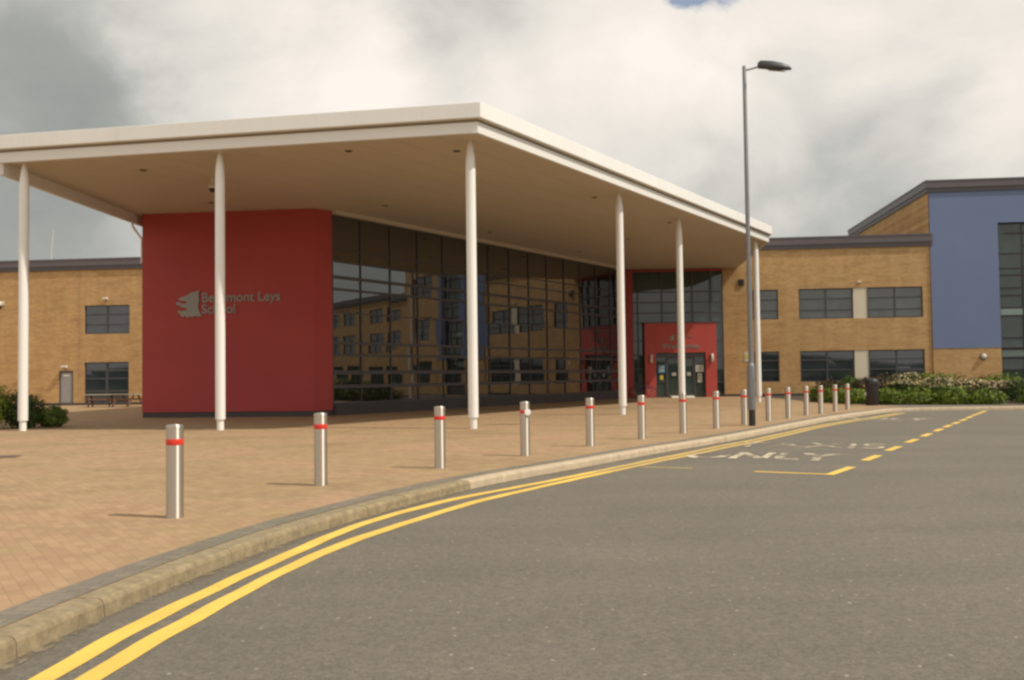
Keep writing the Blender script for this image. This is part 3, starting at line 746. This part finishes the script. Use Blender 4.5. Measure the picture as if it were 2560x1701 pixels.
MB().lathe([(.2, 0), (.2, .05), (.17, .09)], 0, 0, 24).build('casing', M['galv'], t).rotation_euler = (PI/2, 0, 0)
MB().lathe([(.155, .09), (.13, .14), (.06, .17)], 0, 0, 24).build('lens', M['offwhite'], t).rotation_euler = (PI/2, 0, 0)
def dome_cam(loc, rot, lab, k=1.0):
    t = empty('security_camera', loc, rot, lab, 'camera')
    MB().box(-.05*k, .05*k, -.04*k, 0, -.06*k, .1*k).tube([(0,-.03*k,.03*k),(0,-.22*k,.08*k),(0,-.28*k,.04*k)], .025*k).build('bracket', M['offwhite'], t)
    MB().lathe([(.07*k,-.16*k),(.12*k,-.10*k),(.14*k,-.02*k),(.10*k,.05*k)], 0, -.28*k, 20).build('housing', M['offwhite'], t)
    MB().lathe([(.015*k,-.26*k),(.07*k,-.235*k),(.105*k,-.17*k),(.11*k,-.115*k)], 0, -.28*k, 20).build('dome', M['black'], t)
dome_cam(on(LO, RG, -9.15, 0, 6.35), RG, 'white dome camera high on the left brick wing', 1.45)
dome_cam(on(LO, RG, -7.5, 0, 2.42), RG, 'white dome camera low on brick, between column and grey door', 1.1)
t = empty('security_camera', (-9.54, 30.84, SOF), 0, 'white dome camera hanging under the canopy beside the second column', 'camera')
MB().lathe([(.06,-.2),(.05,0)], 0, 0, 16).build('stem', M['offwhite'], t)
MB().lathe([(.13,-.34),(.14,-.26),(.10,-.2),(.06,-.18)], 0, 0, 20).build('housing', M['offwhite'], t)
MB().lathe([(.02,-.46),(.08,-.44),(.12,-.37),(.125,-.34)], 0, 0, 20).build('dome', M['black'], t)
t = empty('wall_notice', on(G, RG, 1.37, 0, 2.13), RG, 'white and yellow notice board on brick beside the lamp post', 'notice')
MB().box(-.15, .15, -.02, 0, 0, .57).build('board', M['paper'], t)
MB().box(-.10, .10, -.028, -.02, .18, .42).build('symbol_panel', M['yellowpaper'], t)
t = empty('roof_mast', on(LO, RG, -6.95, 1.6, 8.7), RG, 'thin pale mast on the roof of the left wing', 'mast')
MB().tube([(-.05,0,0),(-.02,0,1.2),(.10,0,2.45)], .035, 8, .02).build('pole', M['offwhite'], t)
MB().lathe([(.12,0),(.12,.06),(.06,.1)], -.05, 0, 12).build('base', M['galv'], t)

# picnic tables
def picnic(loc, rot, lab):
    t = empty('picnic_table', loc, rot, lab, 'table', 'picnic tables by the ground floor window')
    mb = MB()
    for k in range(5): mb.box(-.8, .8, -.36+k*.147, -.36+k*.147+.135, .68, .72)
    mb.build('tabletop', M['palewood'], t)
    for s_ in (-1, 1):
        b = MB()
        for k in range(2): b.box(-.8, .8, s_*.72-.14+k*.145, s_*.72-.005+k*.145, .42, .46)
        b.build('bench', M['wood'], t)
    for x in (-.55, .55):
        l = MB(); l.tube([(x,-.6,0),(x,-.16,.68)], .045, 6).tube([(x,.6,0),(x,.16,.68)], .045, 6).box(x-.03, x+.03, -.8, .8, .36, .42)
        l.build('leg_frame', M['wood'], t)
picnic((-23.2, 54.6, 0), math.radians(12), 'pale topped picnic table by the window, further from the red wall')
picnic((-21.6, 54.4, 0), math.radians(-20), 'dark timber picnic table by the window, nearest the red wall')

# ------------------------------------------------------------------ lamp post
lp = empty('lamp_post', (6.38, 25.9, 0), 0, 'tall grey lamp post with single lantern standing at the kerb', 'street lamp')
MB().lathe([(.088,-.01),(.088,.43)], n=24).build('black_base', M['rubber'], lp)
MB().lathe([(.105,.43),(.105,1.56),(.095,1.62),(.06,1.68)], n=24).build('base_section', M['galv'], lp)
mb = MB().lathe([(.064,1.60),(.060,4),(.050,9.68),(.035,9.72)], n=20)
po = mb.build('pole', M['galv'], lp)
MB().box(-.05, .05, -.112, -.10, .75, 1.3).build('access_door', M['galv'], lp)
MB().tube([(0,0,9.58),(.12,-.02,9.61),(.34,-.06,9.655)], .022).build('arm', M['galv'], lp)
# lantern: tapered shell, tilted, pointing right
la = bpy.data.objects.new('lantern', None)
prof = [(0, .085, .12), (.06, .13, .185), (.35, .155, .20), (.62, .135, .17), (.82, .08, .11), (.90, .02, .04)]
mb = MB(); m_ = 16
for j, (x, hw, hh) in enumerate(prof):
    for k in range(m_):
        a = 2*PI*k/m_; zz = math.sin(a)
        mb.v.append((x, math.cos(a)*hw, (zz*hh*.95 if zz > 0 else zz*hh*.25)))
for j in range(len(prof)-1):
    for k in range(m_):
        mb.smooth.add(len(mb.f)); mb.f.append((j*m_+k, j*m_+(k+1) % m_, (j+1)*m_+(k+1) % m_, (j+1)*m_+k))
mb.f.append(tuple(range(m_))); mb.f.append(tuple((len(prof)-1)*m_+k for k in reversed(range(m_))))
lo_ = mb.build('lantern', M['lampgrey'], lp); lo_.location = (.34, -.06, 9.665); lo_.rotation_euler = (math.radians(14), math.radians(8), math.radians(-8))
mb = MB(); ring = []
for k in range(20):
    a = 2*PI*k/20; ring.append((.52+.25*math.cos(a), .085*math.sin(a)*(1.0-.25*math.cos(a))))
mb.v += [(x, y, -.048) for x, y in ring] + [(.52+(x-.52)*.8, y*.75, -.075) for x, y in ring]
mb.f += [(k, (k+1) % 20, 20+(k+1) % 20, 20+k) for k in range(20)] + [tuple(range(20, 40))]
mb.build('lens', M['lens'], lo_)

# ------------------------------------------------------------------ bollards
BH = .955
def make_bollard(loc):
    t = empty('bollard', loc, 0, 'x', 'bollard', 'steel bollards along the kerb')
    MB().lathe([(.086,-.005),(.086,BH-.035)], n=32).build('tube', M['steel'], t)
    MB().lathe([(.0885,BH-.035),(.0885,BH-.016),(.080,BH-.004),(.05,BH),(.01,BH+.002)], n=32).build('cap', M['steel'], t)
    MB().lathe([(.0875,.745),(.0885,.747),(.0885,.805),(.0875,.807)], n=32).build('band', M['redtape'], t)
    return t
BP = BPLIST = [(-3.49,10.01),(-2.55,12.85),(-1.14,15.08),(.21,17.2),(1.53,19.3),(2.81,21.2),(4.04,23.05),(5.22,24.9),(6.32,26.5),(7.47,28.35),(8.5,29.95),(9.62,31.8),(10.46,32.95),(11.5,34.6),(12.58,36.45)]
BL = ['nearest and largest steel bollard, standing left before the red wall', 'steel bollard second nearest, standing before the corner of the red wall',
      'steel bollard third from the left, before the left part of the glass wall', 'steel bollard with a white disc on its red band',
      'steel bollard fifth from the left, just left of the fourth white column', 'steel bollard just right of the fourth white column, before the portal',
      'steel bollard standing straight in front of the fifth white column', 'steel bollard before the right edge of the red portal',
      'steel bollard half hidden just left of the lamp post base', 'steel bollard just right of the sixth white column, right of the lamp post',
      'steel bollard second to the right of the sixth white column, before the lower brick', 'steel bollard where the brick wall meets the start of the hedge',
      'steel bollard third from the litter bin, before the hedge', 'steel bollard second from the litter bin, before the hedge', 'farthest steel bollard, next to the black litter bin']
proto = make_bollard((BP[0][0], BP[0][1], 0)); proto['label'] = BL[0]
for k in range(1, 15):
    b = copy_tree(proto); b.location = (BP[k][0], BP[k][1], 0); b['label'] = BL[k]; b.rotation_euler.z = random.uniform(0, 6.28) if k != 3 else 0
    if k == 3:
        w = MB().lathe([(.055, 0), (.058, .004), (.058, .012), (.05, .016)], 0, 0, 24).build('disc', M['white'], b, loc=(.045, -.088, .765)); w.rotation_euler = (PI/2, 0, .3)
# flat dark plate with raised bars, laid on the paving
t = empty('paving_plate', (-9.75, 18.5, .004), .3, 'dark metal cover set in the paving at the left edge', 'drain cover')
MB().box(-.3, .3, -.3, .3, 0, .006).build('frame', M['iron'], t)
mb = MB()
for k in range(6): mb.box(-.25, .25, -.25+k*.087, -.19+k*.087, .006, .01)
mb.build('plate_bars', M['silt'], t)

# ------------------------------------------------------------------ litter bin
t = empty('litter_bin', (14.95, 40.35, 0), 0, 'black round litter bin standing before the hedge', 'litter bin')
MB().lathe([(.235,0),(.25,.03),(.265,.76),(.27,.80)], n=32).build('body', M['black'], t)
MB().lathe([(.275,.80),(.285,.84),(.285,1.02),(.24,1.09),(.12,1.12),(.02,1.125)], n=32).build('hood', M['black'], t)
MB().box(-.12, .12, -.292, -.27, .87, .97).build('opening', M['rubber'], t)
MB().box(-.31, -.262, -.06, .06, .42, .56).build('emblem_plate', M['paper'], t)

# ------------------------------------------------------------------ plants
def plant(name, lobes, nleaf, size, mat, lab, cat, group=None, extra=None, stems=True, flat=.0):
    """lobes: (x,y,z,rx,ry,rz). leaves: small bent quads through the outer half of each lobe"""
    cx = sum(l[0] for l in lobes)/len(lobes); cy = sum(l[1] for l in lobes)/len(lobes)
    t = empty(name, (cx, cy, 0), 0, lab, cat, group)
    def leaves(nl, size, mat, nm, top_only=False, rlo=.5, rhi=1.06):
        mb = MB(); vol = [l[3]*l[4]*l[5] for l in lobes]; tot = sum(vol)
        for l, v in zip(lobes, vol):
            for _ in range(max(8, int(nl*v/tot))):
                while True:
                    d = Vector((random.gauss(0, 1), random.gauss(0, 1), random.gauss(0, 1)))
                    if d.length > .01:
                        d.normalize()
                        if not top_only or d.z > .25: break
                bumpy = .88+.16*math.sin(d.x*5+l[0]*3)*math.sin(d.y*6+l[1])+.10*math.sin(d.z*9+l[0])
                r = random.uniform(rlo, rhi)**.6*bumpy
                p = Vector((l[0]-cx+d.x*l[3]*r, l[1]-cy+d.y*l[4]*r, l[2]+d.z*l[5]*r))
                if p.z < .02: p.z = random.uniform(.02, .2)
                nrm = (d+Vector((random.gauss(0, .55), random.gauss(0, .55), random.gauss(.25, .5)))).normalized()
                a = nrm.cross(Vector((random.gauss(0, 1), random.gauss(0, 1), random.gauss(0, 1)))).normalized(); b = nrm.cross(a)
                s1 = size*random.uniform(.7, 1.35); s2 = s1*random.uniform(.45, .7)
                mb.quad([p-a*s1*.5, p+b*s2*.5+nrm*s1*.1, p+a*s1*.5, p-b*s2*.5+nrm*s1*.1])
        return mb.build(nm, mat, t, recalc=False)
    leaves(nleaf, size, mat, 'foliage')
    if extra: leaves(extra[0], extra[1], extra[2], 'blossom', True, .9, 1.12)
    if stems:
        mb = MB()
        for l in lobes:
            for _ in range(4):
                bx, by = l[0]-cx+random.uniform(-.3, .3)*l[3], l[1]-cy+random.uniform(-.3, .3)*l[4]
                mb.tube([(bx, by, 0), (bx+random.uniform(-.2, .2)*l[3], by+random.uniform(-.2, .2)*l[4], l[2]), (bx+random.uniform(-.5, .5)*l[3], by+random.uniform(-.5, .5)*l[4], l[2]+.6*l[5])], .018, 5, .006)
        mb.build('stem', M['stem'], t)
    return t
# hedges along the footpath (right)
plant('hedge', [(15.05+.0, 42.6, .3, .9, 1.3, .45), (14.9, 44.6, .32, .8, 1.5, .5), (14.95, 46.6, .35, .8, 1.4, .5)], 5200, .10, M['leaf_hedge'], 'low bright green hedge left of the litter bin', 'hedge', 'low hedges beside the footpath')
plant('hedge', [(16.0, 41.3, .3, .9, .8, .48), (17.2, 40.9, .28, 1.0, .85, .46), (18.4, 40.5, .3, 1.0, .9, .48), (19.5, 40.1, .26, .9, .85, .42)], 6500, .10, M['leaf_hedge'], 'low bright green hedge right of the litter bin', 'hedge', 'low hedges beside the footpath')
plant('hedge', [(21.6, 39.8, .28, .9, .8, .45), (22.9, 39.9, .3, 1.0, .85, .48), (24.2, 39.9, .3, 1.0, .85, .48), (25.6, 40, .3, 1.0, .85, .45)], 6000, .10, M['leaf_hedge'], 'low bright green hedge at the right edge of the picture', 'hedge', 'low hedges beside the footpath')
# taller shrubs behind
plant('shrub', [(15.2, 46.4, .6, .75, .8, .58), (15.4, 45.6, .45, .6, .7, .5)], 3200, .10, M['leaf_brown'], 'bronze leaved shrub at the left end of the bed', 'shrub')
plant('shrub', [(16.05, 46.0, .65, .55, .7, .65)], 2600, .10, M['leaf_mid'], 'mid green shrub between the bronze shrub and the litter bin', 'shrub')
plant('shrub', [(16.3, 44.5, .62, .9, .8, .66), (17.4, 45.2, .72, .9, .9, .72)], 4600, .09, M['leaf_brown'], 'dark brown shrub directly behind the litter bin', 'shrub')
plant('shrub', [(18.1, 44.4, .66, 1.0, .9, .62), (19.3, 43.8, .58, 1.0, .9, .56)], 4600, .09, M['leaf_dark'], 'dark shrub with cream blossom, nearer the litter bin', 'shrub', 'blossoming shrubs', (1300, .10, M['leaf_cream']))
plant('shrub', [(20.4, 43.3, .55, 1.0, .85, .55), (21.5, 42.8, .52, .9, .8, .5)], 4200, .09, M['leaf_brown'], 'brownish shrub with cream blossom, farther from the litter bin', 'shrub', 'blossoming shrubs', (800, .10, M['leaf_cream']))
plant('shrub', [(20.2, 46.6, .72, 1.9, .7, .66), (23.2, 46.0, .66, 1.9, .7, .62)], 5600, .11, M['leaf_hedge'], 'light green shrub running behind the cream blossom', 'shrub')
plant('shrub', [(22.0, 41.6, .5, .85, .8, .62), (23.1, 42.2, .6, .9, .9, .74)], 4600, .09, M['leaf_dark'], 'dark green rounded shrub near the right edge', 'shrub')
plant('shrub', [(24.2, 43.4, .8, .9, .9, .85), (25.4, 43.3, .75, .9, .9, .8), (24.7, 44.3, 1.0, .5, .5, .75)], 5000, .11, M['leaf_mid'], 'tall loose green shrub below the glazed strip at the right edge', 'shrub')
# left shrubs beside the first column
plant('shrub', [(-16.0, 29.55, .78, .72, .75, .84), (-17.0, 30.0, .78, .9, .9, .8)], 6500, .075, M['leaf_left'], 'yellow green shrub at the left edge behind the first column', 'shrub')
plant('shrub', [(-15.45, 30.3, .60, .65, .75, .66), (-15.05, 30.2, .5, .5, .65, .60)], 5600, .07, M['leaf_dark'], 'dark green shrub just right of the first column', 'shrub')
plant('shrub', [(-14.55, 30.6, .33, .52, .6, .42)], 3000, .07, M['leaf_mid'], 'small low shrub right of the dark one', 'shrub')

# ------------------------------------------------------------------ sky
w = bpy.data.worlds.new('World'); sc.world = w; w.use_nodes = True
nt = w.node_tree; bg = nt.nodes['Background']
SUN = Vector((.76, -.29, 1.0)).normalized()
sky = N(nt, 'ShaderNodeTexSky', sky_type='NISHITA'); sky.sun_disc = False
sky.sun_elevation = math.asin(SUN.z); sky.sun_rotation = math.atan2(SUN.x, SUN.y)
tc = N(nt, 'ShaderNodeTexCoord'); D = tc.outputs['Generated']
def VM(op, a, b=None, s=None):
    n = N(nt, 'ShaderNodeVectorMath', operation=op)
    L(nt, a, n.inputs[0])
    if b is not None:
        if hasattr(b, 'links'): L(nt, b, n.inputs[1])
        else: n.inputs[1].default_value = b
    if s is not None: n.inputs['Scale'].default_value = s
    return n.outputs['Value'] if op in ('DOT_PRODUCT', 'LENGTH') else n.outputs[0]
def MM(op, a, b=0.0, c=None):
    n = N(nt, 'ShaderNodeMath', operation=op)
    for k, v in enumerate((a, b, c)):
        if v is None: continue
        if hasattr(v, 'links'): L(nt, v, n.inputs[k])
        else: n.inputs[k].default_value = v
    return n.outputs[0]
def NO(vec, scale, detail=6, rough=.55):
    n = N(nt, 'ShaderNodeTexNoise'); n.inputs['Scale'].default_value = scale; n.inputs['Detail'].default_value = detail; n.inputs['Roughness'].default_value = rough
    L(nt, vec, n.inputs['Vector']); return n
mp = N(nt, 'ShaderNodeMapping'); mp.inputs['Scale'].default_value = (1, 1, 1.5); L(nt, D, mp.inputs[0]); S = mp.outputs[0]
warp = VM('SCALE', VM('SUBTRACT', NO(S, 4.5, 7, .6).outputs['Color'], (.5, .5, .5)), s=.17)
DW = VM('ADD', D, warp)
def dirv(px, py):   # picture position (2360 wide) -> direction in the scene, used once to site the cloud masses
    az = math.atan((px-1180)/2231); el = math.atan((868-py)/2231*math.cos(az))
    return (math.sin(az)*math.cos(el), math.cos(az)*math.cos(el), math.sin(el))
def blob(px, py, rad, amp):
    d = VM('DOT_PRODUCT', VM('NORMALIZE', DW), dirv(px, py))
    c = math.cos(math.radians(rad))
    n = N(nt, 'ShaderNodeMapRange', interpolation_type='SMOOTHSTEP'); n.inputs['From Min'].default_value = c; n.inputs['From Max'].default_value = 1.0
    n.inputs['To Min'].default_value = 0; n.inputs['To Max'].default_value = amp; n.clamp = True
    L(nt, d, n.inputs['Value']); return n.outputs['Result']
SW = VM('ADD', S, VM('SCALE', VM('SUBTRACT', NO(S, 2.5, 3, .5).outputs['Color'], (.5, .5, .5)), s=.35))
n1 = NO(SW, 5.0, 9, .52).outputs['Fac']; n2 = NO(SW, 15, 7, .6).outputs['Fac']
val = MM('ADD', MM('MULTIPLY', n1, .55), MM('MULTIPLY', n2, .17))
val = MM('ADD', val, .30)
for b in ((1350, 180, 11, .15), (1000, 220, 8, .12), (620, 110, 9, .20), (780, 190, 7, .10), (2230, 110, 9, .15), (1750, 130, 8, .10), (2330, 330, 4.5, .14), (150, 60, 8, -.08), (-60, 380, 12, -.12), (100, 260, 7, -.10), (60, 560, 9, -.10), (1900, 290, 8, .06), (1070, -10, 5.5, -.12), (2060, 460, 7, -.12), (1500, 60, 6, .06)):
    val = MM('ADD', val, blob(*b))
bd_ = N(nt, 'ShaderNodeMapRange', interpolation_type='SMOOTHSTEP'); bd_.inputs['From Min'].default_value = .15; bd_.inputs['From Max'].default_value = -.6; bd_.inputs['To Max'].default_value = .22
L(nt, VM('DOT_PRODUCT', D, (0, 1, 0)), bd_.inputs['Value']); val = MM('ADD', val, bd_.outputs['Result'])   # unseen sky behind the camera, brightness added to lift the facades
cl = N(nt, 'ShaderNodeValToRGB'); e = cl.color_ramp.elements
stops = [(.25, (.275, .287, .272)), (.42, (.345, .352, .333)), (.58, (.48, .48, .45)), (.74, (.66, .635, .585)), (.88, (.80, .745, .68)), (1.0, (.90, .84, .765))]
while len(e) < len(stops): e.new(.5)
for k, (p, c) in enumerate(stops): e[k].position = p; e[k].color = (*c, 1)
L(nt, val, cl.inputs[0])
hole = blob(1692, -22, 2.5, 1.5)
hole = MM('MINIMUM', hole, .8)
x10 = N(nt, 'ShaderNodeMix', data_type='RGBA', blend_type='MULTIPLY'); x10.inputs[0].default_value = 1
x10.clamp_result = False
L(nt, cl.outputs[0], x10.inputs[6]); x10.inputs[7].default_value = (10, 10, 10, 1)
mx = N(nt, 'ShaderNodeMix', data_type='RGBA'); L(nt, hole, mx.inputs[0]); L(nt, x10.outputs[2], mx.inputs[6]); L(nt, sky.outputs[0], mx.inputs[7])
L(nt, mx.outputs[2], bg.inputs['Color']); bg.inputs['Strength'].default_value = .1

sl = bpy.data.lights.new('sun', 'SUN'); sl.energy = 3.4; sl.angle = math.radians(.9); sl.color = (1, .925, .80)
so_ = bpy.data.objects.new('sun', sl); COL.objects.link(so_); so_.rotation_euler = (-SUN).to_track_quat('-Z', 'Y').to_euler(); so_.location = (30, -10, 40)

# ------------------------------------------------------------------ camera
f = 2420.; t = math.atan(91.5/f); r = .0135
fw = Vector((0, math.cos(t), math.sin(t))); r0 = Vector((1, 0, 0)); u0 = r0.cross(fw)
R = math.cos(r)*r0-math.sin(r)*u0; U = math.sin(r)*r0+math.cos(r)*u0
cd = bpy.data.cameras.new('camera'); cam = bpy.data.objects.new('camera', cd); COL.objects.link(cam)
cd.sensor_width = 36; cd.sensor_fit = 'HORIZONTAL'; cd.lens = 36*f/2560; cd.clip_end = 3000
mw = Matrix.Identity(4)
for i in range(3): mw[i][0] = R[i]; mw[i][1] = U[i]; mw[i][2] = -fw[i]
mw.translation = (0, 0, 1.4); cam.matrix_world = mw
sc.camera = cam
sc.view_settings.view_transform = 'Standard'; sc.view_settings.look = 'None'; sc.view_settings.exposure = .15; sc.view_settings.gamma = 1
sc.render.engine = 'CYCLES'
sc.cycles.use_denoising = True
sc.cycles.filter_width = 2.6
sc.cycles.max_bounces = 8
